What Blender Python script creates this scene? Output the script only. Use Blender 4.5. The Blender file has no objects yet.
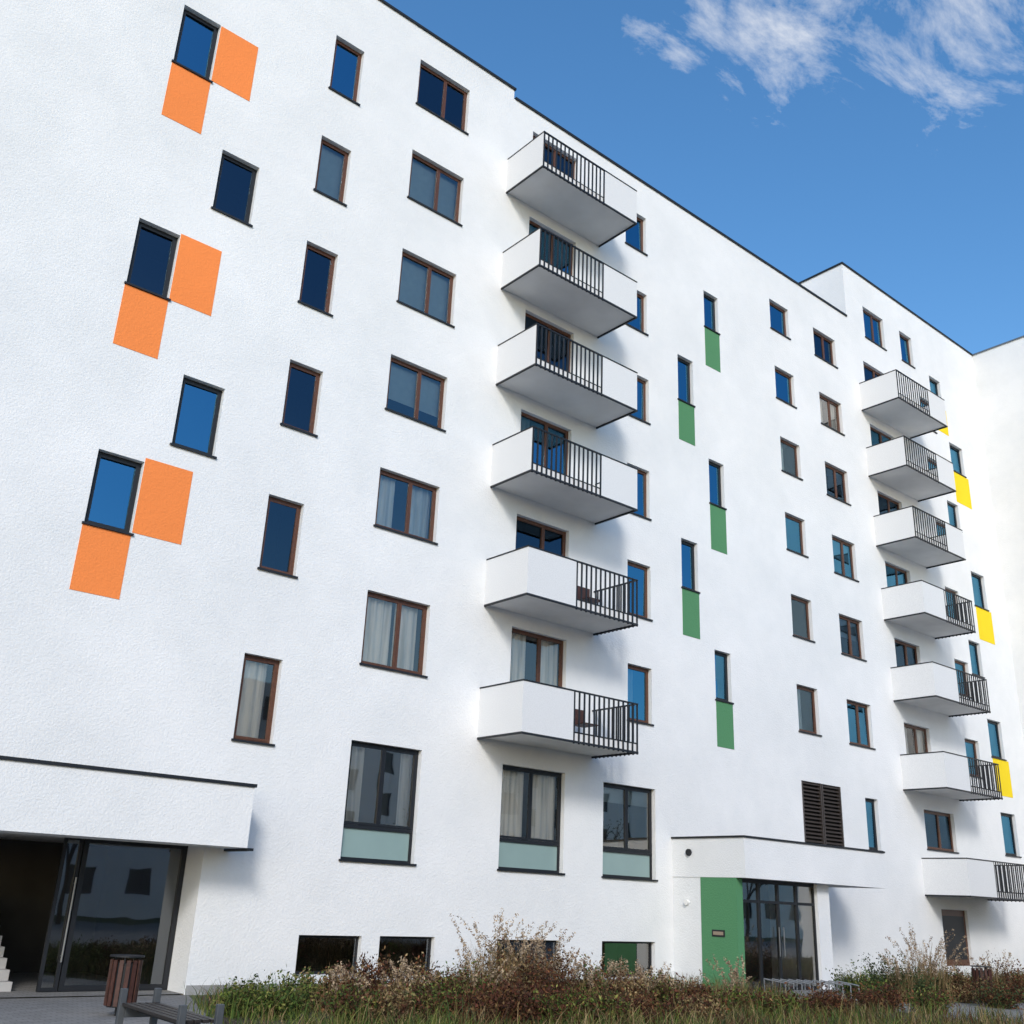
import bpy, numpy as np, math, random
from mathutils import Matrix, Vector
random.seed(5); rng=np.random.default_rng(7)
F=1025.6; D=19.292; CH=1.8
YAW,PITCH,ROLL=[math.radians(a) for a in (39.432,20.834,2.544)]
def axes():
    cy,sy=math.cos(YAW),math.sin(YAW)
    w=np.array([sy*math.cos(PITCH),cy*math.cos(PITCH),math.sin(PITCH)])
    r=np.array([cy,-sy,0.]);u=np.cross(r,w);c,s=math.cos(ROLL),math.sin(ROLL)
    return c*r+s*u,-s*r+c*u,w
AR,AU,AW=axes()
# survey helpers: bearings measured on the photograph -> metres on a given wall / ground plane
def ray(x,y): return AR*(x-512)/F-AU*(y-512)/F+AW
def bp(x,y,dd=0.0):
    d=ray(x,y);p=d*((D-dd)/d[1]);return p[0],p[2]+CH
def gp(x,y,h=0.0):
    d=ray(x,y);p=d*((h-CH)/d[2]);return p[0],p[1]

# ---------------------------------------------------------------- materials
MATS={}
def mat(name):
    m=bpy.data.materials.new(name);m.use_nodes=True
    nt=m.node_tree;b=nt.nodes['Principled BSDF'];MATS[name]=m
    return m,nt,b
def N(nt,t,**k):
    n=nt.nodes.new(t)
    for a,v in k.items(): setattr(n,a,v)
    return n
def simple(name,col,rough=.6,metal=0,var=.0,scale=6,bump=0,bscale=60):
    m,nt,b=mat(name)
    b.inputs['Roughness'].default_value=rough;b.inputs['Metallic'].default_value=metal
    tc=N(nt,'ShaderNodeTexCoord')
    if var>0:
        n=N(nt,'ShaderNodeTexNoise');n.inputs['Scale'].default_value=scale;n.inputs['Detail'].default_value=3
        nt.links.new(tc.outputs['Object'],n.inputs['Vector'])
        r=N(nt,'ShaderNodeValToRGB');nt.links.new(n.outputs['Fac'],r.inputs['Fac'])
        c=np.array(col)
        r.color_ramp.elements[0].position=.3;r.color_ramp.elements[1].position=.7
        r.color_ramp.elements[0].color=(*np.clip(c*(1-var),0,1),1);r.color_ramp.elements[1].color=(*np.clip(c*(1+var),0,1),1)
        nt.links.new(r.outputs['Color'],b.inputs['Base Color'])
    else: b.inputs['Base Color'].default_value=(*col,1)
    if bump>0:
        n=N(nt,'ShaderNodeTexNoise');n.inputs['Scale'].default_value=bscale;n.inputs['Detail'].default_value=2
        nt.links.new(tc.outputs['Object'],n.inputs['Vector'])
        bm=N(nt,'ShaderNodeBump');bm.inputs['Strength'].default_value=bump;bm.inputs['Distance'].default_value=.01
        nt.links.new(n.outputs['Fac'],bm.inputs['Height']);nt.links.new(bm.outputs['Normal'],b.inputs['Normal'])
    return m
def stucco(name,col,dirt=.09):
    m,nt,b=mat(name);b.inputs['Roughness'].default_value=.9;b.inputs['Specular IOR Level'].default_value=.2
    tc=N(nt,'ShaderNodeTexCoord')
    n1=N(nt,'ShaderNodeTexNoise');n1.inputs['Scale'].default_value=.3;n1.inputs['Detail'].default_value=7;n1.inputs['Roughness'].default_value=.7
    nt.links.new(tc.outputs['Object'],n1.inputs['Vector'])
    r=N(nt,'ShaderNodeValToRGB');nt.links.new(n1.outputs['Fac'],r.inputs['Fac'])
    c=np.array(col);r.color_ramp.elements[0].position=.3;r.color_ramp.elements[1].position=.65
    r.color_ramp.elements[0].color=(*(c*(1-dirt)*np.array([.98,.993,1.0])),1);r.color_ramp.elements[1].color=(*np.clip(c*1.02,0,1),1)
    nt.links.new(r.outputs['Color'],b.inputs['Base Color'])
    n3=N(nt,'ShaderNodeTexNoise');n3.inputs['Scale'].default_value=26;n3.inputs['Detail'].default_value=2
    nt.links.new(tc.outputs['Object'],n3.inputs['Vector'])
    bm=N(nt,'ShaderNodeBump');bm.inputs['Strength'].default_value=.6;bm.inputs['Distance'].default_value=.016
    nt.links.new(n3.outputs['Fac'],bm.inputs['Height']);nt.links.new(bm.outputs['Normal'],b.inputs['Normal'])
    return m
stucco('wall_render',(.80,.805,.81))
stucco('wall_render_warm',(.80,.80,.79))  # same stucco in slightly warmer white: wing side, parapet backs, rear wall
stucco('orange_paint',(.90,.26,.07),.05)
stucco('green_paint',(.09,.25,.12),.05)
stucco('yellow_paint',(.87,.64,.02),.05)
simple('panel_white',(.71,.715,.72),.6,var=.08,scale=45)
simple('concrete',(.42,.41,.40),.85,var=.12,scale=2,bump=.3)
simple('plinth',(.30,.30,.30),.85,var=.15,scale=5,bump=.3)
simple('soffit',(.70,.70,.70),.85,var=.05,scale=1.5)
simple('dark_metal',(.014,.016,.02),.5,.2)
simple('grey_metal',(.22,.23,.24),.4,.7)
simple('rack_metal',(.30,.31,.32),.45,.5)
simple('bench_grey',(.055,.062,.07),.6,var=.15,scale=8)
simple('wood_frame',(.10,.038,.018),.45,var=.25,scale=20)
simple('wood_slat',(.06,.022,.015),.55,var=.3,scale=15)
simple('wood_dark',(.018,.014,.013),.5,var=.3,scale=10)
simple('dark_interior',(.018,.018,.02),.9)
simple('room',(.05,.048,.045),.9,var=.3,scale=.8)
simple('frost',(.25,.35,.34),.25,var=.05,scale=1)
simple('louvre',(.05,.04,.036),.5)
simple('soil',(.05,.035,.025),.95,var=.4,scale=3,bump=.8,bscale=12)
simple('white_plastic',(.75,.75,.73),.4)
simple('sign_plate',(.28,.22,.16),.5)
simple('window_grey',(.06,.07,.09),.3)
simple('bark',(.05,.038,.028),.9,var=.3,scale=8)
m,nt,b=mat('curtain_and_reflection');b.inputs['Roughness'].default_value=.9  # cream cloth for real curtains and for imitated building reflections in lower windows
tc=N(nt,'ShaderNodeTexCoord');mp=N(nt,'ShaderNodeMapping');mp.inputs['Scale'].default_value=(9,9,.5);n=N(nt,'ShaderNodeTexNoise');n.inputs['Scale'].default_value=1;n.inputs['Detail'].default_value=2
nt.links.new(tc.outputs['Object'],mp.inputs[0]);nt.links.new(mp.outputs[0],n.inputs['Vector'])
r=N(nt,'ShaderNodeValToRGB');r.color_ramp.elements[0].position=.35;r.color_ramp.elements[1].position=.6;r.color_ramp.elements[0].color=(.60,.59,.54,1);r.color_ramp.elements[1].color=(.88,.86,.80,1)
nt.links.new(n.outputs['Fac'],r.inputs['Fac']);nt.links.new(r.outputs['Color'],b.inputs['Base Color'])
simple('blind',(.36,.43,.43),.8,var=.05)
def glass(name,refl,tint,trans):
    m=bpy.data.materials.new(name);m.use_nodes=True;nt=m.node_tree;nt.nodes.clear();MATS[name]=m
    o=N(nt,'ShaderNodeOutputMaterial');mx=N(nt,'ShaderNodeMixShader');t=N(nt,'ShaderNodeBsdfTransparent');g=N(nt,'ShaderNodeBsdfGlossy')
    t.inputs['Color'].default_value=(*trans,1);g.inputs['Color'].default_value=(*tint,1);g.inputs['Roughness'].default_value=.015
    fr=N(nt,'ShaderNodeFresnel');fr.inputs['IOR'].default_value=1.5
    mr=N(nt,'ShaderNodeMapRange');mr.inputs['To Min'].default_value=refl;mr.inputs['To Max'].default_value=1
    nt.links.new(fr.outputs[0],mr.inputs['Value']);nt.links.new(mr.outputs[0],mx.inputs[0])
    tc=N(nt,'ShaderNodeTexCoord');n=N(nt,'ShaderNodeTexNoise');n.inputs['Scale'].default_value=1.3;n.inputs['Detail'].default_value=1
    nt.links.new(tc.outputs['Object'],n.inputs['Vector'])
    bm=N(nt,'ShaderNodeBump');bm.inputs['Strength'].default_value=.09;bm.inputs['Distance'].default_value=.02
    nt.links.new(n.outputs['Fac'],bm.inputs['Height']);nt.links.new(bm.outputs['Normal'],g.inputs['Normal'])
    nt.links.new(t.outputs[0],mx.inputs[1]);nt.links.new(g.outputs[0],mx.inputs[2]);nt.links.new(mx.outputs[0],o.inputs[0])
glass('glass',.30,(.22,.66,1),(.5,.55,.57))
glass('glass_dark',.07,(.35,.6,.85),(.45,.5,.55))
glass('glass_grey',.10,(.6,.85,1),(.78,.83,.84))
glass('glass_clear',.26,(1,.97,.92),(.9,.9,.88))
glass('glass_bright',.10,(1,.97,.92),(.97,.96,.93))
glass('glass_door',.14,(.9,.95,1),(.6,.63,.63))
m,nt,b=mat('foliage');b.inputs['Roughness'].default_value=.8;b.inputs['Specular IOR Level'].default_value=.2
at=N(nt,'ShaderNodeAttribute',attribute_name='col');nt.links.new(at.outputs['Color'],b.inputs['Base Color'])
m,nt,b=mat('paving');b.inputs['Roughness'].default_value=.85
tc=N(nt,'ShaderNodeTexCoord');br=N(nt,'ShaderNodeTexBrick');br.inputs['Scale'].default_value=2.2;br.inputs['Color1'].default_value=(.22,.215,.21,1);br.inputs['Color2'].default_value=(.17,.165,.16,1);br.inputs['Mortar'].default_value=(.07,.07,.06,1);br.inputs['Mortar Size'].default_value=.012
nt.links.new(tc.outputs['Object'],br.inputs['Vector']);nt.links.new(br.outputs['Color'],b.inputs['Base Color'])
simple('lawn',(.06,.075,.025),.95,var=.4,scale=2.5,bump=1,bscale=40)

# ---------------------------------------------------------------- mesh builder
class MB:
    def __init__(s): s.v=[];s.f=[];s.m=[];s.mats=[]
    def mi(s,n):
        if n not in s.mats:s.mats.append(n)
        return s.mats.index(n)
    def quad(s,p,mt):
        i=len(s.v);s.v+= [tuple(q) for q in p];s.f.append(tuple(range(i,i+len(p))));s.m.append(s.mi(mt))
    def box(s,x0,x1,y0,y1,z0,z1,mt,skip=''):
        i=len(s.v)
        s.v+=[(x0,y0,z0),(x1,y0,z0),(x1,y1,z0),(x0,y1,z0),(x0,y0,z1),(x1,y0,z1),(x1,y1,z1),(x0,y1,z1)]
        for f in [(0,3,2,1),(4,5,6,7),(0,1,5,4),(1,2,6,5),(2,3,7,6),(3,0,4,7)]:
            s.f.append(tuple(i+a for a in f));s.m.append(s.mi(mt))
    def obox(s,c,size,rot,mt):
        i=len(s.v);M=Matrix.Translation(c)@rot.to_4x4()
        for dx,dy,dz in [(-1,-1,-1),(1,-1,-1),(1,1,-1),(-1,1,-1),(-1,-1,1),(1,-1,1),(1,1,1),(-1,1,1)]:
            s.v.append(tuple(M@Vector((dx*size[0]/2,dy*size[1]/2,dz*size[2]/2))))
        for f in [(0,3,2,1),(4,5,6,7),(0,1,5,4),(1,2,6,5),(2,3,7,6),(3,0,4,7)]:
            s.f.append(tuple(i+a for a in f));s.m.append(s.mi(mt))
    def cyl(s,p0,p1,r,mt,n=10,r2=None):
        p0=Vector(p0);p1=Vector(p1);d=(p1-p0).normalized();a=d.orthogonal().normalized();b=d.cross(a);i=len(s.v)
        for p,rr in ((p0,r),(p1,r if r2 is None else r2)):
            for k in range(n):
                t=2*math.pi*k/n;s.v.append(tuple(p+a*math.cos(t)*rr+b*math.sin(t)*rr))
        for k in range(n):
            s.f.append((i+k,i+(k+1)%n,i+n+(k+1)%n,i+n+k));s.m.append(s.mi(mt))
        s.f.append(tuple(i+n-1-k for k in range(n)));s.m.append(s.mi(mt));s.f.append(tuple(i+n+k for k in range(n)));s.m.append(s.mi(mt))
    def obj(s,name,parent=None,bevel=0):
        me=bpy.data.meshes.new(name);me.from_pydata(s.v,[],s.f);me.polygons.foreach_set('material_index',s.m)
        for n in s.mats: me.materials.append(MATS[n])
        me.update();o=bpy.data.objects.new(name,me);bpy.context.scene.collection.objects.link(o)
        if parent:o.parent=parent
        if bevel:
            md=o.modifiers.new('b','BEVEL');md.width=bevel;md.segments=2;md.limit_method='ANGLE'
        return o
def empty(name):
    e=bpy.data.objects.new(name,None);bpy.context.scene.collection.objects.link(e);return e
def wall_holes(mb,x0,x1,z0,z1,y,holes,mt):
    xs=sorted({round(a,4) for h in holes for a in h[:2] if x0<a<x1}|{x0,x1});zs=sorted({round(a,4) for h in holes for a in h[2:4] if z0<a<z1}|{z0,z1})
    for j in range(len(zs)-1):
        zc=(zs[j]+zs[j+1])/2;run=None
        for i in range(len(xs)-1):
            xc=(xs[i]+xs[i+1])/2
            hole=any(h[0]<xc<h[1] and h[2]<zc<h[3] for h in holes)
            if not hole and run is None: run=xs[i]
            if run is not None and (hole or i==len(xs)-2):
                e=xs[i] if hole else xs[i+1]
                if e>run: mb.quad([(run,y,zs[j]),(e,y,zs[j]),(e,y,zs[j+1]),(run,y,zs[j+1])],mt)
                run=None

# ---------------------------------------------------------------- facade survey
S={
'A':{7:[(184,7),(222,23),(211,80),(172,63)],5:[(140,218),(180,235),(168,298),(125,284)],3:[(100,450),(145,461),(132,533),(84,524)]},
'B':{6:[(223,152),(261,166),(250,225),(211,208)],4:[(185,376),(226,388),(213,457),(171,444)]},
'C':{7:[(337,38),(366,50),(358,103),(330,90)],6:[(322,137),(353,150),(344,205),(315,190)],5:[(308,242),(339,254),(330,315),(299,302)],4:[(291,360),(323,371),(316,435),(281,425)],3:[(269,495),(304,503),(295,576),(258,569)],2:[(243,653),(282,659),(273,745),(231,739)]},
'D':{7:[(422,62),(469,88),(466,132),(418,106)],6:[(413,150),(464,178),(461,225),(408,198)],5:[(403,249),(457,274),(453,326),(397,302)],4:[(392,354),(448,378),(443,431),(385,408)],3:[(380,467),(440,487),(436,544),(374,525)],2:[(367,590),(431,605),(426,678),(359,662)]},
'D1':{1:[(352,740),(422,750),(414,866),(340,858)]},
'E1':{1:[(503,764),(565,773),(563,875),(498,868)]},
'F1':{1:[(603,782),(655,789),(656,881),(603,876)]},
'F':{2:[(628,664),(652,668),(652,725),(628,720)],3:[(628,560),(650,566),(651,620),(628,614)],4:[(628,464),(649,470),(649,519),(628,512)],5:[(627,371),(649,379),(649,423),(627,415)],6:[(626,285),(647,294),(646,333),(625,325)],7:[(625,208),(647,217),(646,253),(624,244)]},
'P':{7:[(703,292),(717,296),(719,333),(705,328)],5:[(709,460),(723,463),(725,508),(710,504)],3:[(714,650),(730,653),(733,703),(716,700)]},
'Q':{6:[(677,355),(692,360),(694,406),(679,400)],4:[(681,538),(697,543),(699,592),(682,588)]},
'G':{7:[(769,299),(786,308),(789,338),(771,329)],6:[(774,366),(792,374),(796,406),(777,400)],5:[(779,437),(799,444),(802,478),(783,473)],4:[(784,512),(804,519),(808,556),(788,551)],3:[(790,594),(811,600),(815,642),(794,636)],2:[(796,684),(818,689),(821,736),(800,731)]},
'H':{7:[(812,328),(833,338),(836,366),(816,357)],6:[(818,392),(840,402),(844,434),(822,425)],5:[(824,462),(846,470),(850,504),(828,496)],4:[(831,535),(855,543),(858,580),(835,574)],3:[(838,614),(862,620),(866,660),(843,655)],2:[(846,699),(871,705),(875,749),(851,744)]},
'vent':{1:[(800,780),(840,787),(844,848),(806,841)]},
'v2':{1:[(865,797),(877,800),(882,852),(869,849)]},
'J':{8:[(862,307),(882,318),(886,349),(866,339)]},
'K':{8:[(899,331),(911,338),(914,368),(902,360)]},
'L':{8:[(929,376),(939,381),(941,407),(931,402)],6:[(946,500),(958,505),(961,532),(950,527)],4:[(969,640),(981,644),(984,678),(973,674)]},
'M':{7:[(948,442),(961,448),(965,476),(952,471)],5:[(972,571),(984,577),(987,610),(976,606)],2:[(987,719),(1001,722),(1006,760),(991,757)]},
'M1':{1:[(1001,812),(1015,815),(1020,857),(1005,855)]},
'N1':{1:[(923,809),(953,814),(958,853),(928,849)]},
'T1':{1:[(942,909),(968,911),(972,967),(946,965)]},
}
W={}
for c,rows in S.items():
    P={k:[bp(*q) for q in v] for k,v in rows.items()}
    x0=np.mean([[p[0][0],p[3][0]] for p in P.values()]);x1=np.mean([[p[1][0],p[2][0]] for p in P.values()]);ww=x1-x0
    for k,p in P.items():
        xc=(p[0][0]+p[3][0]+p[1][0]+p[2][0])/4*.85+.15*(x0+x1)/2
        W[(c,k)]=(xc-ww/2,xc+ww/2,(p[2][1]+p[3][1])/2,(p[0][1]+p[1][1])/2)
B1X=(np.mean([bp(*q)[0] for q in [(510,160),(508,192),(502,290),(495,385),(489,487),(482,605),(476,738)]]),
     np.mean([bp(*q)[0] for q in [(602,250),(598,337),(598,428),(594,523),(592,634),(590,757)]]))
b1z={}
for k,a,b in [(7,(508,192),(602,250)),(6,(502,290),(598,337)),(5,(495,385),(598,428)),(4,(489,487),(594,523)),(3,(482,605),(592,634)),(2,(476,738),(590,757))]:
    b1z[k]=(bp(*a)[1]+bp(*b)[1])/2
b2pts={7:(861,410),6:(868,476),5:(876,546),4:(884,620),3:(894,701),2:(904,790),1:(924,895)}
b2xm=np.mean([bp(*q)[0] for k,q in b2pts.items() if k>1])
b2x={k:float(bp(*q)[0]*.85+b2xm*.15) for k,q in b2pts.items()}
b2z={k:bp(*q)[1] for k,q in b2pts.items()}
BW=B1X[1]-B1X[0]
ex0=(bp(512,630)[0]+bp(517,510)[0])/2;ex1=(bp(568,643)[0]+bp(568,526)[0])/2
ez={k:W[('D',k)][3] for k in range(2,8)}
off=((bp(512,630)[1]-ez[2])+(bp(517,510)[1]-ez[3]))/2
for k in range(2,8): W[('E',k)]=(ex0,ex1,b1z[k]+.22,ez[k]+off)
jx=W[('J',8)];kx=W[('K',8)]
for k in range(2,8):
    W[('J',k)]=(b2x[k]+.45,b2x[k]+2.2,b2z[k]+.22,b2z[k]+2.4)
    W[('K',k)]=(kx[0]+1.2+.1*(7-k),kx[1]+1.3+.1*(7-k),b2z[k]+1.0,b2z[k]+2.4)
for i,(a,b,c,d) in enumerate([((299,935),(362,936),(357,975),(296,974)),((380,936),(435,937),(432,976),(377,975)),((497,940),(560,940),(558,976),(495,976)),((602,941),(655,942),(655,978),(602,978))]):
    A=[bp(*q) for q in (a,b,c,d)];W[('base',i)]=(A[0][0],A[1][0],max(.2,(A[2][1]+A[3][1])/2),(A[0][1]+A[1][1])/2)

bld=empty('apartment_building')
Y=D
XL=-14.0;XE=bp(972,355)[0];XS=bp(515,80)[0];XT=bp(842,265)[0]
ZR1=np.mean([bp(360,0)[1],bp(515,80)[1]]);ZR2=np.mean([bp(515,95)[1],bp(658,193)[1],bp(800,290)[1]]);ZR3=np.mean([bp(842,265)[1],bp(972,355)[1]])
lx1=bp(205,845)[0];lz1=bp(205,843)[1];lx0=-6.0
holes=[v for k,v in W.items()]+[(lx0,lx1,0.0,lz1)]
hs=[(float(a),float(b),float(c),float(d)) for a,b,c,d in holes]
mb=MB()
wall_holes(mb,XL,XS,0,ZR1,Y,[h for h in hs],'wall_render')
wall_holes(mb,XS,XT,0,ZR2,Y,[h for h in hs],'wall_render')
wall_holes(mb,XT,XE,0,ZR3,Y,[h for h in hs],'wall_render')
DEPTH=14
mb.quad([(XS,Y,ZR2),(XS,Y+DEPTH,ZR2),(XS,Y+DEPTH,ZR1),(XS,Y,ZR1)],'wall_render')
mb.quad([(XT,Y,ZR2-.6),(XT,Y+DEPTH,ZR2-.6),(XT,Y+DEPTH,ZR3),(XT,Y,ZR3)],'wall_render')
mb.quad([(XL,Y,0),(XL,Y+DEPTH,0),(XL,Y+DEPTH,ZR1),(XL,Y,ZR1)],'wall_render')
for a,b,z in ((XL,XS,ZR1),(XS,XT,ZR2),(XT,XE+12,ZR3)):
    mb.quad([(a,Y+.35,z-.5),(b,Y+.35,z-.5),(b,Y+DEPTH,z-.5),(a,Y+DEPTH,z-.5)],'concrete')
    mb.quad([(a,Y+.35,z-.5),(b,Y+.35,z-.5),(b,Y+.35,z),(a,Y+.35,z)],'wall_render_warm')
    mb.quad([(a,Y+DEPTH,0),(b,Y+DEPTH,0),(b,Y+DEPTH,z),(a,Y+DEPTH,z)],'wall_render_warm')
WY=4.0
mb.quad([(XE,Y,0),(XE,WY,0),(XE,WY,ZR3),(XE,Y,ZR3)],'wall_render_warm')
mb.quad([(XE,WY,0),(XE+12,WY,0),(XE+12,WY,ZR3),(XE,WY,ZR3)],'wall_render')
mb.quad([(XE+12,WY,0),(XE+12,Y+DEPTH,0),(XE+12,Y+DEPTH,ZR3),(XE+12,WY,ZR3)],'wall_render')
mb.quad([(XE,WY,ZR3-.3),(XE+12,WY,ZR3-.3),(XE+12,Y+.35,ZR3-.3),(XE,Y+.35,ZR3-.3)],'concrete')
RD=.16
for (c,k),(x0,x1,z0,z1) in W.items():
    y0,y1=Y,Y+RD+.06
    mb.quad([(x0,y0,z0),(x0,y1,z0),(x0,y1,z1),(x0,y0,z1)],'wall_render')
    mb.quad([(x1,y1,z0),(x1,y0,z0),(x1,y0,z1),(x1,y1,z1)],'wall_render')
    mb.quad([(x0,y0,z1),(x0,y1,z1),(x1,y1,z1),(x1,y0,z1)],'wall_render')
    mb.quad([(x0,y1,z0),(x0,y0,z0),(x1,y0,z0),(x1,y1,z0)],'concrete')
    a,b,cc,d=x0-.25,x1+.25,z0-.3 if z0>1 else z0,z1+.2;yb=Y+1.6
    if c=='vent':continue
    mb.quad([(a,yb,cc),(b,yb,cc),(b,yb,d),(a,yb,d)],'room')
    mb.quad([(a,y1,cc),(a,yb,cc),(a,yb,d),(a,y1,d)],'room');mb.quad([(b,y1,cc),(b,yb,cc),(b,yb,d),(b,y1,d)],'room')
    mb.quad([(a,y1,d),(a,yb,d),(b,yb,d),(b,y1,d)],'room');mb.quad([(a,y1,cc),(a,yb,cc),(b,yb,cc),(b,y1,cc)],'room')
mb.obj('walls',bld)
mb=MB()
mb.box(XL,XS+.04,Y-.05,Y+.38,ZR1,ZR1+.07,'dark_metal');mb.box(XS-.3,XS+.05,Y+.38,Y+DEPTH,ZR1,ZR1+.07,'dark_metal')
mb.box(XS+.045,XT-.01,Y-.05,Y+.38,ZR2,ZR2+.07,'dark_metal')
mb.box(XT-.05,XE-.06,Y-.05,Y+.38,ZR3,ZR3+.07,'dark_metal');mb.box(XT-.05,XT+.3,Y+.38,Y+DEPTH,ZR3,ZR3+.07,'dark_metal')
mb.box(XE-.05,XE+.3,WY,Y+.38,ZR3,ZR3+.06,'grey_metal')
mb.obj('roof_coping',bld)
# windows
wb=MB();gb=MB();cb=MB();sb=MB()
def frame(x0,x1,z0,z1,y,fm,w=.065,d=.07):
    wb.box(x0,x0+w,y,y+d,z0,z1,fm);wb.box(x1-w,x1,y,y+d,z0,z1,fm)
    wb.box(x0+w,x1-w,y+.001,y+d,z0,z0+w,fm);wb.box(x0+w,x1-w,y+.001,y+d,z1-w,z1,fm)
def pane(x0,x1,z0,z1,y,mt='glass'):
    t=random.gauss(0,.01);s=random.gauss(0,.01);w=x1-x0;h=z1-z0
    gb.quad([(x0,y+t*w/2+s*h/2,z0),(x1,y-t*w/2+s*h/2,z0),(x1,y-t*w/2-s*h/2,z1),(x0,y+t*w/2-s*h/2,z1)],mt)
def sash(x0,x1,z0,z1,y,fm,mt='glass'):
    frame(x0,x1,z0,z1,y-.012,fm,.05,.05);pane(x0+.05,x1-.05,z0+.05,z1-.05,y+.02,mt)
def window(key,kind,fm,curt=None,g='glass'):
    x0,x1,z0,z1=[float(v) for v in W[key]];y=Y+RD-.03
    frame(x0,x1,z0,z1,y,fm)
    X0,X1,Z0,Z1=x0+.055,x1-.055,z0+.055,z1-.055
    if kind=='single': sash(X0,X1,Z0,Z1,y,fm,g)
    elif kind=='double':
        xm=X0+(X1-X0)*.56;sash(X0,xm-.003,Z0,Z1,y,fm,g);sash(xm+.003,X1,Z0,Z1,y,fm,g)
    elif kind=='tall':
        zt=Z0+(Z1-Z0)*.27;xm=X0+(X1-X0)*.5
        wb.box(X0,X1,y-.004,y+.07,zt-.04,zt+.04,fm)
        gb.quad([(X0,y+.03,Z0),(X1,y+.03,Z0),(X1,y+.03,zt-.04),(X0,y+.03,zt-.04)],'frost')
        sash(X0,xm-.003,zt+.045,Z1,y,fm,g);sash(xm+.003,X1,zt+.045,Z1,y,fm,g)
    if z0>1.2:
        sb.box(x0-.04,x1+.04,Y-.045,Y+RD-.031,z0-.03,z0+.012,'dark_metal')
    for t,fr0,fr1,lo in (curt or []):
        a=x0+(x1-x0)*fr0;b=x0+(x1-x0)*fr1
        if t=='blind': cb.quad([(a,Y+.27,z0+(z1-z0)*lo),(b,Y+.27,z0+(z1-z0)*lo),(b,Y+.27,z1),(a,Y+.27,z1)],t)
        else:
            n=max(6,int((b-a)/.035));ph=random.uniform(0,6)
            for i in range(n):
                xa=a+(b-a)*i/n;xb=a+(b-a)*(i+1)/n;ya=Y+.30+.022*math.sin(i*1.1+ph)+.01*math.sin(i*.43);yb=Y+.30+.022*math.sin((i+1)*1.1+ph)+.01*math.sin((i+1)*.43)
                cb.quad([(xa,ya,z0+(z1-z0)*lo),(xb,yb,z0+(z1-z0)*lo),(xb,yb,z1),(xa,ya,z1)],t)
for (c,k) in list(W):
    if c in('A','B'): window((c,k),'single','dark_metal',None,'glass_dark' if (c,k) in (('B',6),('A',5)) else 'glass')
    elif c=='C': window((c,k),'single','wood_frame',{6:[('blind',0,1,0)],2:[('curtain_and_reflection',.0,.8,0)]}.get(k),'glass_bright' if k==2 else ('glass_dark' if k in(3,4,5) else ('glass_grey' if k==6 else 'glass')))  # lowest C curtain is added to imitate sunlit buildings mirrored in the pane
    elif c=='D': window((c,k),'double','wood_frame',{6:[('blind',0,1,0)],5:[('blind',0,1,0)],4:[('blind',0,1,.3)],3:[('curtain_and_reflection',.05,.36,0),('curtain_and_reflection',.62,.98,0)],2:[('curtain_and_reflection',.0,.50,0),('curtain_and_reflection',.56,.92,0)]}.get(k),{2:'glass_bright',3:'glass_grey',4:'glass_grey',5:'glass_grey',6:'glass_grey',7:'glass_dark'}[k])  # lowest D curtains imitate reflected cream buildings; the row above has real curtains
    elif c in('D1','E1','F1'): window((c,k),'tall','dark_metal',[('curtain_and_reflection',.02,.46,.3),('curtain_and_reflection',.56,.98,.3)] if c=='E1' else ([('curtain_and_reflection',0.02,.28,.3),('curtain_and_reflection',.8,.98,.3)] if c=='D1' else [('blind',0,1,.8)]),'glass_bright' if c=='E1' else 'glass_clear')  # E and D ground curtains are added in place of bright building reflections
    elif c in('E','J') and k<8: window((c,k),'double','wood_frame',[('curtain_and_reflection',0,.4,0),('curtain_and_reflection',.62,.98,0)] if k in(2,) else ([('curtain_and_reflection',0,.3,0)] if k in (4,6) else None),'glass_bright' if k==2 else ('glass' if k in (4,6) else 'glass_dark'))
    elif c in('H','J','N1'): window((c,k),'double','wood_frame',[('blind',0,1,.5)] if k in(3,4) else ([('curtain_and_reflection',0,.4,0),('curtain_and_reflection',.62,.95,0)] if k in (6,) else None),'glass_clear' if k in(6,) else ('glass_dark' if k%2 else 'glass'))
    elif c in('F','G','K'): window((c,k),'single','wood_frame',[('curtain_and_reflection',.1,.5,0)] if k in(2,5) else None,'glass_grey' if c=='G' and k in (5,3,2) else 'glass')
    elif c in('P','Q','L','M','M1','v2'): window((c,k),'single','dark_metal')
    elif c=='T1':
        x0,x1,z0,z1=[float(v) for v in W[(c,k)]];wb.box(x0,x1,Y+.1,Y+.15,z0,z1,'wood_frame');wb.box(x0+.15,x1-.15,Y+.09,Y+.1,z0+.2,z1-.2,'dark_metal')
    elif c=='base':
        x0,x1,z0,z1=[float(v) for v in W[(c,k)]];frame(x0,x1,z0,z1,Y+.12,'dark_metal',.05,.05);pane(x0+.05,x1-.05,z0+.05,z1-.05,Y+.14,'glass_clear' if k==3 else 'glass_door')
    elif c=='vent':
        x0,x1,z0,z1=[float(v) for v in W[(c,k)]];xm=(x0+x1)/2
        for a,b in((x0,xm-.02),(xm+.02,x1)):
            wb.box(a,a+.05,Y-.02,Y+.1,z0,z1,'louvre');wb.box(b-.05,b,Y-.02,Y+.1,z0,z1,'louvre')
            n=int((z1-z0)/.11)
            for i in range(n):
                z=z0+(i+.5)*(z1-z0)/n
                wb.obox(Vector(((a+b)/2,Y+.03,z)),(b-a-.1,.09,.015),Matrix.Rotation(math.radians(40),3,'X'),'louvre')
        wb.box(x0,x1,Y+.12,Y+.14,z0,z1,'dark_interior')
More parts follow.
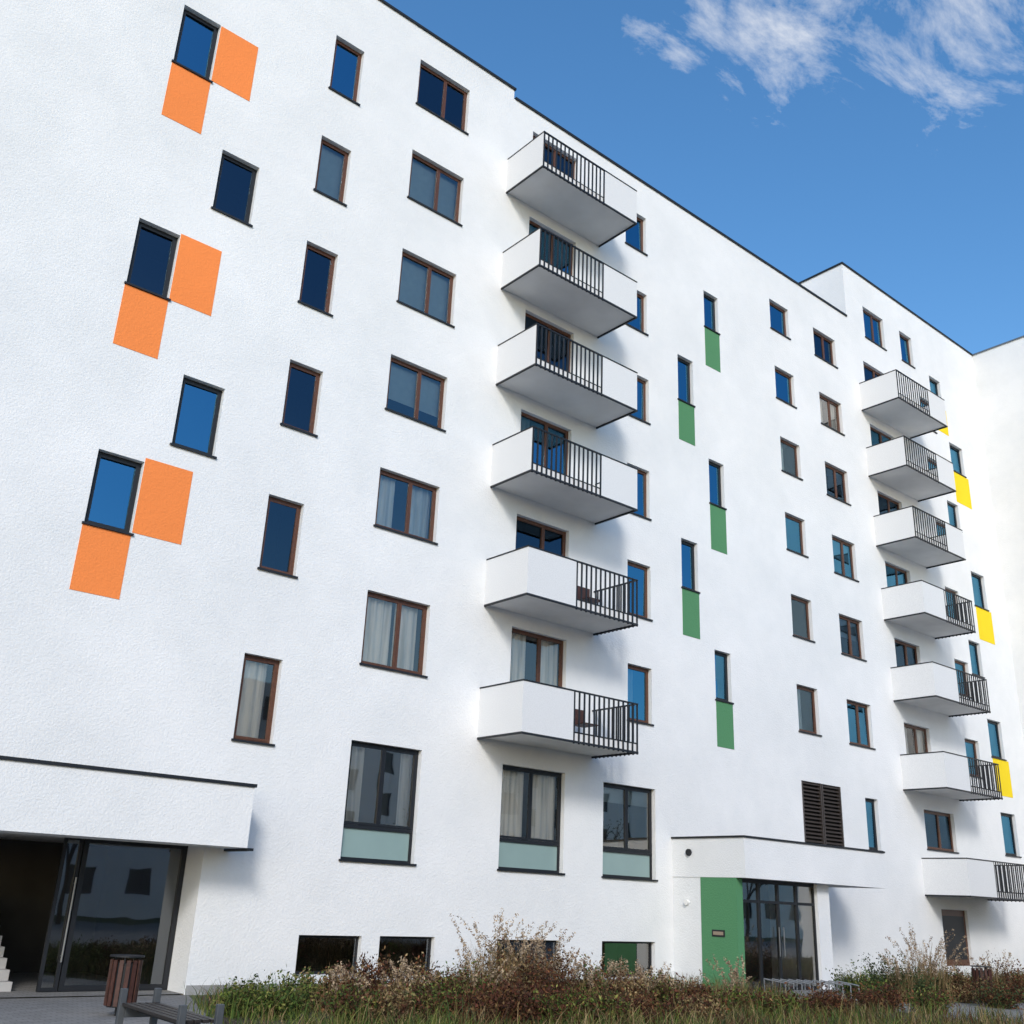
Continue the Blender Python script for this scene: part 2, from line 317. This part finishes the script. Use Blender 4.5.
wb.obj('window_frames',bld);gb.obj('window_panes',bld);cb.obj('curtains_and_reflections',bld);sb.obj('window_sills',bld)  # curtain mesh holds blinds, real curtains and the imitated reflections
pb=MB()
def panel(x0,x1,z0,z1,mt): pb.box(float(x0),float(x1),Y-.008,Y+.02,float(z0),float(z1),mt)
orr={7:((220,27),(258,46),(250,101),(212,82),(170,60),(161,115),(200,133)),5:((182,236),(222,250),(211,316),(169,300),(125,284),(111,345),(158,357)),3:((147,458),(192,472),(182,545),(134,533),(84,525),(70,590),(120,599))}
for k,v in orr.items():
    q=[bp(*a) for a in v];x0,x1,z0,z1=W[('A',k)]
    panel(x1+.01,q[1][0]*.5+q[2][0]*.5,(q[2][1]+q[3][1])/2,(q[0][1]+q[1][1])/2,'orange_paint')
    panel(x0-.02,x1+.0,(q[5][1]+q[6][1])/2,z0-.035,'orange_paint')
for c,k,b in [('P',7,(721,373)),('Q',6,(697,447)),('P',5,(728,555)),('Q',4,(702,640)),('P',3,(736,750))]:
    x0,x1,z0,z1=W[(c,k)];panel(x0,x1+.02,bp(*b)[1],z0-.035,'green_paint')
for c,k,b in [('L',8,(945,434)),('M',7,(969,508)),('M',5,(990,643)),('M',2,(1013,798))]:
    x0,x1,z0,z1=W[(c,k)];panel(x0+.05,x1+.25,bp(*b)[1],z0-.035,'yellow_paint')
pb.obj('painted_panels',bld)
# balconies
def balcony(x0,x1,zb,dep,barsleft,name,H=1.17):
    b=MB();yf=Y-dep;x0=float(x0);x1=float(x1);zb=float(zb);w=x1-x0;zt=zb+H
    b.box(x0+.03,x1-.03,yf+.03,Y-.002,zb+.02,zb+.20,'soffit')
    b.box(x0-.01,x1+.01,yf-.012,yf+.028,zb-.03,zb+.018,'dark_metal');b.box(x0-.01,x0+.028,yf+.03,Y-.002,zb-.03,zb+.018,'dark_metal');b.box(x1-.028,x1+.01,yf+.03,Y-.002,zb-.03,zb+.018,'dark_metal')
    b.box(x0-.01,x1+.01,yf-.012,yf+.035,zt,zt+.035,'dark_metal');b.box(x0-.01,x0+.035,yf+.037,Y-.002,zt,zt+.035,'dark_metal');b.box(x1-.035,x1+.01,yf+.037,Y-.002,zt,zt+.035,'dark_metal')
    th=.028
    def bars_x(a,c):
        n=max(2,int(round((c-a)/.16)))
        for i in range(n+1):
            x=a+(c-a)*i/n;b.box(x-.022,x+.022,yf,yf+.024,zb-.05,zt-.001,'dark_metal')
        b.box(a,c,yf+.026,yf+.036,zb+.2,zb+.235,'dark_metal')
    b.box(x0,x0+th,yf+th,Y-.002,zb+.02,zt-.001,'panel_white')
    if barsleft:
        xm=x0+w*.64;bars_x(x0+.03,xm-.02);b.box(xm,x1,yf,yf+th,zb+.02,zt-.001,'panel_white');b.box(x1-th,x1,yf+th+.001,Y-.002,zb+.02,zt-.001,'panel_white')
    else:
        xm=x0+w*.42;b.box(x0,xm,yf,yf+th-.001,zb+.02,zt-.001,'panel_white');bars_x(xm+.03,x1-.01)
        n=int(dep/.15)
        for i in range(1,n+1):
            y=yf+dep*i/(n+1);b.box(x1-.022,x1,y-.02,y+.02,zb-.05,zt-.001,'dark_metal')
    return b
for k in range(2,8):
    balcony(B1X[0],B1X[1],b1z[k],1.6,k>=4,'').obj('balcony',bld)
    balcony(b2x[k],b2x[k]+BW-.15+(.25 if k<4 else 0),b2z[k],1.6,k>=5,'').obj('balcony',bld)
balcony(bp(921,853)[0],bp(921,853)[0]+BW+.6,b2z[1],1.6,False,'').obj('balcony',bld)
fb=MB()
for bx,zz,k,xo in [(B1X[0],b1z,7,.9),(B1X[0],b1z,6,1.2),(B1X[0],b1z,5,1.9),(B1X[0],b1z,3,2.7),(B1X[0],b1z,2,2.6),(b2x[5],b2z,5,1.2),(b2x[3],b2z,3,2.4)]:
    x=float(bx)+xo;z=float(zz[k])+.2;y=Y-.9
    fb.box(x,x+.5,y,y+.5,z+.42,z+.45,'wood_slat')
    for dx in(.02,.46):
        for dy in(.02,.46): fb.box(x+dx,x+dx+.025,y+dy,y+dy+.025,z,z+.42,'dark_metal')
    fb.box(x,x+.5,y+.47,y+.5,z+.45,z+.85,'wood_slat')
fb.obj('balcony_chairs',bld)
pl=MB();pl.box(float(lx1)+.02,float(bp(672,860)[0])-.01,Y-.02,Y+.01,0,.16,'plinth');pl.obj('plinth',bld)
# left entrance canopy
cn=MB();pc=1.0
cx1=bp(255,787,pc)[0];cz1=(bp(255,787,pc)[1]+bp(0,760,pc)[1])/2;cz0=bp(248,848,pc)[1]
cn.box(-9,float(cx1),Y-pc,Y-.002,float(cz0),float(cz1),'wall_render')
cn.box(-9.03,float(cx1)+.03,Y-pc-.03,Y-.001,float(cz1)+.001,float(cz1)+.06,'dark_metal')
cn.box(float(lx1)+.5,float(cx1)+.015,Y-pc-.012,Y-.003,float(cz0)-.05,float(cz0)-.001,'dark_metal')
cn.box(4.2,4.45,Y-.5,Y-.25,float(cz0)-.12,float(cz0)-.001,'white_plastic')
cn.obj('entrance_canopy',bld)
en=MB();ry=Y+.75;lz=float(lz1);lx=float(lx1);xr0=float(bp(65,840,-.75)[0]);
en.quad([(lx,Y,0),(lx,ry,0),(lx,ry,lz),(lx,Y,lz)],'wall_render')
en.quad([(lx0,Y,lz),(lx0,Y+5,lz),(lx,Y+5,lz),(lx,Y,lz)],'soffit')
en.quad([(lx0,Y,.02),(lx,Y,.02),(lx,Y+5,.02),(lx0,Y+5,.02)],'paving')
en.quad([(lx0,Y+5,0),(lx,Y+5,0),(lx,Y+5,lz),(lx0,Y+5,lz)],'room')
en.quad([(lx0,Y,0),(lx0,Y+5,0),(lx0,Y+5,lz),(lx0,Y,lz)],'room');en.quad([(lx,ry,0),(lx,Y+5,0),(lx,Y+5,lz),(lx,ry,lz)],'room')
e=MB()
def efr(x0,x1,z0,z1,w=.07): 
    for a in [(x0,x0+w,z0,z1),(x1-w,x1,z0,z1),(x0+w,x1-w,z0,z0+w),(x0+w,x1-w,z1-w,z1)]: e.box(a[0],a[1],ry,ry+.06,a[2],a[3],'dark_metal')
    e.quad([(x0+w,ry+.03,z0+w),(x1-w,ry+.03,z0+w),(x1-w,ry+.03,z1-w),(x0+w,ry+.03,z1-w)],'glass_door')
efr(xr0+.36,lx-.01,.03,lz-.02,.09);efr(xr0,xr0+.34,.03,lz-.02,.06)
e.cyl((xr0+.30,ry-.06,.5),(xr0+.30,ry-.06,1.9),.018,'grey_metal')
for z in (.6,1.8): e.cyl((xr0+.30,ry-.06,z),(xr0+.30,ry,z),.012,'grey_metal')
e.obj('entrance_door',bld)
for i in range(9):
    en.box(lx0,xr0-.35,Y+1.0+.28*i,Y+1.28+.28*i,0,.17*(i+1),'concrete')
en.obj('entrance_recess',bld)
# right entrance vestibule
vd=2.1
vx0=float(bp(672,860)[0]);vzt=float(bp(672,838)[1]);
cxr=float(bp(885,870,2.4)[0]);zb_=float(bp(750,878,2.4)[1]);zt_=float(bp(750,838,2.4)[1])
ve=MB()
ve.box(vx0-.0,cxr,Y-2.4,Y-.002,zb_,zt_,'wall_render')
ve.box(vx0-.03,cxr+.03,Y-2.43,Y-.001,zt_+.001,zt_+.05,'dark_metal')
ve.box(vx0+.02,vx0+.25,Y-.95,Y-.003,0,zb_-.001,'wall_render')
ve.box(vx0+.005,vx0+.25,Y-vd,Y-.952,0,zb_-.001,'green_paint')
dx1=float(bp(820,930,vd)[0]);
ve.box(dx1,dx1+.55,Y-vd+.02,Y-.002,0,zb_-.001,'wall_render')
ve.box(vx0+.25,dx1,Y-.5,Y-.4,0,zb_-.001,'room')
ve.box(vx0-.01,vx0+.004,Y-1.7,Y-1.3,1.22,1.38,'dark_metal');ve.box(vx0-.016,vx0-.0105,Y-1.66,Y-1.34,1.26,1.34,'sign_plate')
ve.cyl((vx0+.02,Y-.5,2.0),(vx0-.06,Y-.5,2.0),.07,'white_plastic')
ve.cyl((vx0,Y-.6,zt_-.35),(vx0-.05,Y-.6,zt_-.35),.09,'dark_metal')
ve.obj('entrance_vestibule',bld)
e=MB();n=4;xa=vx0+.26;yy=Y-vd+.12
e.box(xa,dx1,yy,yy+.07,zb_-.1,zb_-.002,'dark_metal');e.box(xa,dx1,yy,yy+.07,0.01,.09,'dark_metal')
for i in range(n+1):
    x=xa+(dx1-xa)*i/n;a=max(xa,x-.045);b_=min(dx1,x+.045);e.box(a,b_,yy-.003,yy+.073,.01,zb_-.002,'dark_metal')
e.quad([(xa,yy+.03,.09),(dx1,yy+.03,.09),(dx1,yy+.03,zb_-.1),(xa,yy+.03,zb_-.1)],'glass_clear')
if zb_>2.4: e.box(xa,dx1,yy-.002,yy+.072,2.05,2.12,'dark_metal')
for s in(-.1,.1): 
    xm=(xa+dx1)/2+s;e.cyl((xm,yy-.06,.8),(xm,yy-.06,1.5),.015,'grey_metal')
e.obj('entrance_door',bld)
rb=MB();x,z=bp(781,268,-2.5);x=float(x)
rb.cyl((x,Y+2.5,ZR2-.5),(x,Y+2.5,ZR2+2.3),.08,'white_plastic');rb.cyl((x-.15,Y+2.4,ZR2+2.0),(x-.05,Y+2.1,ZR2+2.15),.32,'white_plastic',16)
rb.cyl((x+.9,Y+2.5,ZR2-.5),(x+.9,Y+2.5,ZR2+2.7),.035,'grey_metal');rb.cyl((x+.4,Y+2.5,ZR2+2.3),(x+1.4,Y+2.5,ZR2+2.35),.025,'grey_metal')
rb.obj('roof_antenna',bld)

# ---------------------------------------------------------------- opposite building (seen in the window reflections)
ob=empty('apartment_building');mb=MB();oy=-24;ox0,ox1,oz=2,95,15.5
hs=[]
x=ox0+2
while x<ox1-3:
    for k in range(5): hs.append((x,x+1.5,1.3+k*2.9,2.8+k*2.9))
    x+=3.4
wall_holes(mb,ox0,ox1,0,oz,oy,hs,'wall_render')
mb.quad([(ox0,oy,0),(ox0,oy-12,0),(ox0,oy-12,oz),(ox0,oy,oz)],'wall_render');mb.quad([(ox1,oy,0),(ox1,oy-12,0),(ox1,oy-12,oz),(ox1,oy,oz)],'wall_render')
mb.quad([(ox0,oy,oz),(ox1,oy,oz),(ox1,oy-12,oz),(ox0,oy-12,oz)],'concrete');mb.quad([(ox0,oy-12,0),(ox1,oy-12,0),(ox1,oy-12,oz),(ox0,oy-12,oz)],'wall_render')
for a,b_,c_,d_ in hs: mb.box(a-.05,b_+.05,oy-.2,oy-.12,c_-.05,d_+.05,'window_grey')
mb.obj('walls',ob)

# ---------------------------------------------------------------- ground
g=MB();g.quad([(-600,-600,0),(600,-600,0),(600,600,0),(-600,600,0)],'lawn');g.obj('ground')
g=MB();g.quad([(-30,-15,.004),(70,-15,.004),(70,8.2,.004),(-30,8.2,.004)],'paving');g.quad([(-12,8.2,.004),(5.0,8.2,.004),(8.8,Y,.004),(-12,Y,.004)],'paving')
g.quad([(vx0-.3,8.2,.004),(vx0+6,8.2,.004),(vx0+6,Y,.004),(vx0-.3,Y,.004)],'paving');g.obj('pavement')
g=MB();g.quad([(5.1,8.3,.008),(vx0-.4,8.3,.008),(vx0-.4,Y-.3,.008),(8.9,Y-.3,.008)],'soil')
g.quad([(vx0+6.1,8.3,.008),(XE-.3,8.3,.008),(XE-.3,Y-.3,.008),(vx0+6.1,Y-.3,.008)],'soil');g.obj('planting_bed')

# ---------------------------------------------------------------- vegetation (numpy quads)
def mk(name,V,C):
    n=len(V)//4;me=bpy.data.meshes.new(name);me.vertices.add(len(V));me.vertices.foreach_set('co',V.astype(np.float32).ravel())
    me.loops.add(len(V));me.loops.foreach_set('vertex_index',np.arange(len(V),dtype=np.int32));me.polygons.add(n)
    me.polygons.foreach_set('loop_start',np.arange(0,len(V),4,dtype=np.int32));me.polygons.foreach_set('loop_total',np.full(n,4,dtype=np.int32))
    me.update(calc_edges=True);a=me.color_attributes.new('col','FLOAT_COLOR','POINT')
    a.data.foreach_set('color',np.concatenate([np.clip(C,0,1),np.ones((len(C),1))],1).astype(np.float32).ravel())
    me.materials.append(MATS['foliage']);o=bpy.data.objects.new(name,me);bpy.context.scene.collection.objects.link(o);return o
def blades(cx,cy,n,r,h,w,lean,cols,seg=3):
    out=[];cc=[]
    bx=cx+rng.normal(0,r,n);by=cy+rng.normal(0,r,n);a=rng.uniform(0,2*np.pi,n);ln=rng.uniform(.2,1,n)*lean;H=h*rng.uniform(.55,1.1,n)
    col=np.array(cols)[rng.integers(0,len(cols),n)]*rng.uniform(.7,1.3,(n,1))
    sx,sy=-np.sin(a+rng.normal(0,1,n)),np.cos(a)
    pts=[]
    for s in range(seg+1):
        t=s/seg;L=ln*t**2*H;Z=H*(t-.25*t*t*ln)
        pts.append((bx+np.cos(a)*L,by+np.sin(a)*L,Z,w*(1-t*.85)))
    for s in range(seg):
        p,q=pts[s],pts[s+1]
        v=np.stack([np.stack([p[0]-sx*p[3],p[1]-sy*p[3],p[2]],1),np.stack([p[0]+sx*p[3],p[1]+sy*p[3],p[2]],1),np.stack([q[0]+sx*q[3],q[1]+sy*q[3],q[2]],1),np.stack([q[0]-sx*q[3],q[1]-sy*q[3],q[2]],1)],1)
        out.append(v.reshape(-1,3));cc.append(np.repeat(col,4,0))
    return np.concatenate(out),np.concatenate(cc),pts[-1]
def leaves(c,n,size,cols):
    d=rng.normal(size=(n,3));d/=np.linalg.norm(d,axis=1)[:,None];e=np.cross(d,rng.normal(size=(n,3)));e/=np.linalg.norm(e,axis=1)[:,None]
    s=size*rng.uniform(.5,1.3,(n,1));col=np.array(cols)[rng.integers(0,len(cols),n)]*rng.uniform(.6,1.4,(n,1))
    v=np.stack([c-d*s,c-e*s*.45,c+d*s,c+e*s*.45],1).reshape(-1,3)
    return v,np.repeat(col,4,0)
GREEN=[(.05,.09,.018),(.09,.12,.022),(.04,.065,.015),(.15,.15,.04)]
STRAW=[(.22,.15,.07),(.28,.20,.10),(.15,.10,.05),(.18,.15,.06)]
RED=[(.075,.025,.015),(.11,.045,.02),(.05,.022,.014),(.12,.07,.03)]
DGREEN=[(.03,.05,.018),(.04,.07,.025),(.07,.08,.025)]
V=[];C=[]
def inbed(x,y): 
    return (y>8.5 and y<Y-.4 and ((x>5.3+(y-8.3)*.34 and x<vx0-.6) or (x>vx0+6.3 and x<XE-.6)))
cnt=0
while cnt<1900:
    x=rng.uniform(5,42);y=rng.uniform(8.6,Y-.5)
    if not inbed(x,y):continue
    q=math.sin(x*1.7+y*.9)+rng.normal(0,.5)+(.7 if x<8.5 else -.2)
    cols=GREEN if q>.3 else (GREEN+STRAW if q>-.4 else RED+STRAW+DGREEN)
    v,c,_=blades(x,y,34,.22,rng.uniform(.18,.5),.009,.9,cols);V.append(v);C.append(c);cnt+=1
mk('meadow_grass',np.concatenate(V),np.concatenate(C))
def shrub(x,y,r,h,cols,n,name='shrub'):
    V=[];C=[]
    nt_=65;a=rng.uniform(0,2*np.pi,nt_);rr=r*np.sqrt(rng.uniform(0,1,nt_));tx=x+rr*np.cos(a);ty=y+rr*np.sin(a);tz=h*rng.uniform(.55,1.35,nt_)*(1-.35*(rr/r)**2)
    for i in range(nt_):
        b=np.array([x+(tx[i]-x)*.3,y+(ty[i]-y)*.3,0]);t=np.array([tx[i],ty[i],tz[i]]);w=.006
        V.append(np.array([b+[w,0,0],b-[w,0,0],t-[w*.4,0,0],t+[w*.4,0,0]]));C.append(np.tile([.06,.04,.025],(4,1)))
        m=max(4,int(n/nt_*rng.uniform(.4,1.6)));s=rng.uniform(.15,1.0,m)[:,None];p=b+(t-b)*s+rng.normal(0,.035+.04*r,(m,3));p[:,2]=np.abs(p[:,2])
        v,c=leaves(p,m,.034,cols);V.append(v);C.append(c*rng.uniform(.6,1.4))
    return mk(name,np.concatenate(V),np.concatenate(C))
def put(px,py,h,r,cols,n=500): 
    x,y=gp(px,py)
    y=min(y,Y-.7)
    shrub(x,y,r,h,cols,n)
for px,py,h,r,cols in [(245,1016,.4,.5,GREEN),(280,1019,.5,.6,GREEN),(315,1010,.55,.45,GREEN+STRAW),(345,1012,.65,.5,RED+STRAW),(375,1010,.7,.6,RED),(410,1008,.65,.6,RED+STRAW),(445,1006,.6,.55,RED+GREEN),(470,1014,.6,.5,GREEN+RED),
    (500,1013,.95,.7,RED+STRAW),(540,1013,1.0,.7,RED),(585,1010,.75,.6,RED+GREEN),(620,1014,.65,.5,RED+STRAW),(655,1012,.6,.5,GREEN+RED),(690,1014,.5,.5,RED),(350,1024,.5,.5,GREEN+RED),(390,1026,.5,.5,RED+STRAW),(430,1024,.5,.5,GREEN+RED),(480,1026,.5,.5,RED),(520,1026,.6,.5,RED),(560,1026,.5,.5,RED+GREEN),(600,1026,.5,.5,RED+GREEN),(650,1026,.4,.5,RED),(700,1026,.4,.5,RED+STRAW),
    (860,1000,.6,.8,DGREEN+GREEN),(890,1000,.85,.8,DGREEN),(915,1002,.6,.7,DGREEN),(945,1000,.7,.8,DGREEN+RED),(970,1003,.6,.7,RED+STRAW),(1012,1002,.9,.9,RED),(1000,1008,.5,.6,DGREEN+RED),(740,1016,.4,.5,GREEN+RED),(780,1018,.4,.5,GREEN+RED),(830,1016,.45,.5,RED),(880,1012,.45,.6,RED),(930,1014,.4,.6,RED+GREEN)]:
    put(px,py,h,r,cols,3000)
def orn(px,py,h,n=170,r=.14,lean=.6,name='ornamental_grass',m=20):
    x,y=gp(px,py);y=min(y,Y-.7)
    v,c,tips=blades(x,y,n,r,h*.75,.008,lean,STRAW,4);VV=[v];CC=[c]
    v,c,tips=blades(x,y,m,r*.9,h,.005,lean*1.1,STRAW,4);VV.append(v);CC.append(c)
    v2=v.reshape(-1,m,4,3);top=v2[-1].mean(1);base=v2[-2].mean(1)
    for i in range(m):
        k=60;s=rng.uniform(-.3,1.0,(k,1));q=top[i]+(top[i]-base[i])*(s-.3)*1.1+rng.normal(0,.018,(k,3));v,c=leaves(q,k,.024,[(.32,.24,.16),(.22,.15,.10),(.40,.31,.21)]);VV.append(v);CC.append(c)
    mk(name,np.concatenate(VV),np.concatenate(CC))
for a in [(486,1012,1.55),(505,1012,1.5),(525,1010,1.3),(542,1008,1.25),(474,1014,1.15),(558,1010,1.05),(640,1012,.85),(668,1012,.8),(925,1000,1.7),(940,1003,1.45),(735,1008,.9),(1000,1002,1.1),(400,1014,.8),(610,1010,.85),(905,1002,1.2),(340,1014,.75),(590,1012,.95)]: orn(*a)
# trees between the two buildings (behind the viewpoint, visible only mirrored in glass)
def tree(x,y,h,seed):
    R_=random.Random(seed);tb=MB();tips=[]
    def br(p,d,L,r,lv):
        q=p+d*L;tb.cyl(p,q,r,'bark',6,r*.7)
        if lv==0: tips.append(q);return
        for _ in range(3 if lv>1 else 4):
            nd=(d+Vector((R_.gauss(0,.45),R_.gauss(0,.45),R_.gauss(.1,.25)))).normalized();br(q,nd,L*R_.uniform(.6,.85),r*.62,lv-1)
    br(Vector((x,y,0)),Vector((0,0,1)),h*.28,.14,4)
    e=empty('deciduous_tree');tb.obj('trunk_and_limbs',e)
    P=np.array([[*t] for t in tips]);P=np.repeat(P,7,0)+rng.normal(0,.22,(len(P)*7,3))
    v,c=leaves(P,len(P),.07,[(.16,.13,.03),(.12,.12,.03),(.2,.12,.03)]);o=mk('leaves',v,c);o.parent=e
for i,(x,y,h) in enumerate([(9,-9,8),(17,-12,9),(27,-10,8.5),(38,-13,9),(50,-11,8.5),(62,-13,9)]): tree(x,y,h,i+3)

# ---------------------------------------------------------------- street furniture
def bench(x,y,ang):
    e=empty('park_bench');e.location=(x,y,.004);e.rotation_euler=(0,0,ang)
    b=MB()
    for i in range(5): b.box(-.95,.95,-.22+i*.092,-.22+i*.092+.07,.43,.465,'wood_dark')
    b.box(-.95,.95,-.03,.03,.36,.428,'dark_metal')
    b.obj('seat',e,.004)
    for s in(-1,1):
        b=MB();xx=s*.99
        b.box(xx-.035,xx+.035,-.25,-.17,0,.62,'bench_grey');b.box(xx-.035,xx+.035,.17,.25,0,.62,'bench_grey')
        b.box(xx-.034,xx+.034,-.169,.169,.30,.42,'bench_grey');b.obj('leg',e,.008)
x0,y0=gp(130,1001,.45);x1,y1=gp(212,1026,.45)
bench((x0+x1)/2,(y0+y1)/2,math.atan2(y1-y0,x1-x0))
def bin_(x,y):
    e=empty('litter_bin');e.location=(x,y,.004);b=MB()
    for i in range(14):
        a=2*math.pi*i/14;b.obox(Vector((.22*math.cos(a),.22*math.sin(a),.45)),(.018,.06,.62),Matrix.Rotation(a,3,'Z'),'wood_slat')
    b.obj('slats',e);b=MB();b.cyl((0,0,.12),(0,0,.72),.195,'dark_metal',20);b.cyl((0,0,0),(0,0,.12),.06,'dark_metal');b.cyl((0,0,.80),(0,0,.82),.25,'dark_metal',24)
    for a in(0,2.1,4.2): b.cyl((.2*math.cos(a),.2*math.sin(a),.7),(.2*math.cos(a),.2*math.sin(a),.81),.012,'dark_metal')
    b.obj('body',e)
bin_(*gp(118,1016));x,y=gp(985,1003);bin_(x,y)
e=empty('bicycle_rack');b=MB();x0,y0=gp(765,999);x1,y1=gp(838,1001)
n=10
b.cyl((x0,y0,.06),(x1,y1,.06),.022,'rack_metal');b.cyl((x0+.1,y0-.5,.06),(x1+.1,y1-.5,.06),.022,'rack_metal')
for i in range(n):
    t=i/(n-1);x=x0+(x1-x0)*t;y=y0+(y1-y0)*t;b.cyl((x,y,.06),(x,y,.42),.014,'rack_metal',6);b.cyl((x,y,.42),(x+.1,y-.5,.36),.014,'rack_metal',6);b.cyl((x+.1,y-.5,.36),(x+.1,y-.5,.06),.014,'rack_metal',6)
b.obj('frame',e)

# ---------------------------------------------------------------- light
SE,SAZ=math.radians(30),math.radians(180+38)
sdir=Vector((math.sin(SAZ)*math.cos(SE),math.cos(SAZ)*math.cos(SE),math.sin(SE)))
L=bpy.data.lights.new('sun','SUN');L.energy=2.0;L.angle=math.radians(12);L.color=(1,.965,.91)
lo=bpy.data.objects.new('sun',L);lo.rotation_euler=sdir.to_track_quat('Z','Y').to_euler();bpy.context.scene.collection.objects.link(lo)
sc=bpy.context.scene
w=bpy.data.worlds.new('World');sc.world=w;w.use_nodes=True;nt=w.node_tree;bg=nt.nodes['Background'];bg.inputs['Strength'].default_value=.15
sky=N(nt,'ShaderNodeTexSky');sky.sky_type='NISHITA';sky.sun_disc=False;sky.sun_elevation=SE;sky.sun_rotation=SAZ;sky.ozone_density=2.0;sky.air_density=1.15
hsv=N(nt,'ShaderNodeHueSaturation');hsv.inputs['Saturation'].default_value=1.28;hsv.inputs['Value'].default_value=1.45;nt.links.new(sky.outputs[0],hsv.inputs['Color'])
def vm(op,a,b=None):
    n=N(nt,'ShaderNodeVectorMath',operation=op)
    if hasattr(a,'links'): nt.links.new(a,n.inputs[0])
    if b is not None:
        if hasattr(b,'links'): nt.links.new(b,n.inputs[1])
        else:n.inputs[1].default_value=b
    return n
def mth(op,a,b=None,c=None):
    n=N(nt,'ShaderNodeMath',operation=op)
    for i,v in enumerate((a,b,c)):
        if v is None:continue
        if hasattr(v,'links'):nt.links.new(v,n.inputs[i])
        else:n.inputs[i].default_value=v
    return n.outputs[0]
tc=N(nt,'ShaderNodeTexCoord');dv=tc.outputs['Generated']
sx=N(nt,'ShaderNodeSeparateXYZ');nt.links.new(dv,sx.inputs[0]);zz=mth('MAXIMUM',sx.outputs[2],.08)
cx=N(nt,'ShaderNodeCombineXYZ');nt.links.new(mth('DIVIDE',sx.outputs[0],zz),cx.inputs[0]);nt.links.new(mth('DIVIDE',sx.outputs[1],zz),cx.inputs[1])
mpp=N(nt,'ShaderNodeMapping');mpp.inputs['Rotation'].default_value=(0,0,.5);mpp.inputs['Scale'].default_value=(1,2.0,1);nt.links.new(cx.outputs[0],mpp.inputs[0])
n1=N(nt,'ShaderNodeTexNoise');n1.inputs['Scale'].default_value=4.2;n1.inputs['Detail'].default_value=8;n1.inputs['Roughness'].default_value=.66;n1.inputs['Distortion'].default_value=.35
nt.links.new(mpp.outputs[0],n1.inputs['Vector'])
def mask(px,py,r0,r1):
    d=ray(px,py);d=d/np.linalg.norm(d);n=vm('DOT_PRODUCT',dv,tuple(d))
    mr=N(nt,'ShaderNodeMapRange');mr.interpolation_type='SMOOTHSTEP';mr.inputs['From Min'].default_value=math.cos(math.radians(r0));mr.inputs['From Max'].default_value=math.cos(math.radians(r1))
    nt.links.new(n.outputs['Value'],mr.inputs['Value']);return mr.outputs[0]
mk_=mth('MAXIMUM',mth('MAXIMUM',mask(680,10,5,1),mask(800,20,8,1)),mask(920,35,9,1))
thr=mth('SUBTRACT',.76,mth('MULTIPLY',mk_,.30))
cl=N(nt,'ShaderNodeMapRange');nt.links.new(n1.outputs['Fac'],cl.inputs['Value']);nt.links.new(thr,cl.inputs['From Min']);nt.links.new(mth('ADD',thr,.30),cl.inputs['From Max'])
mx=N(nt,'ShaderNodeMixRGB');nt.links.new(cl.outputs[0],mx.inputs[0]);nt.links.new(hsv.outputs[0],mx.inputs[1]);mx.inputs[2].default_value=(6.2,6.3,6.5,1)
nt.links.new(mx.outputs[0],bg.inputs[0])
sc.view_settings.view_transform='Standard';sc.view_settings.look='None';sc.view_settings.exposure=0
# ---------------------------------------------------------------- camera
cam=bpy.data.cameras.new('camera');cam.sensor_fit='HORIZONTAL';cam.sensor_width=36;cam.lens=36*F/1024;cam.clip_end=3000
co=bpy.data.objects.new('camera',cam);M=Matrix([[AR[i],AU[i],-AW[i],0] for i in range(3)]+[[0,0,0,1]]);M.translation=Vector((0,0,CH));co.matrix_world=M
sc.collection.objects.link(co);sc.camera=co
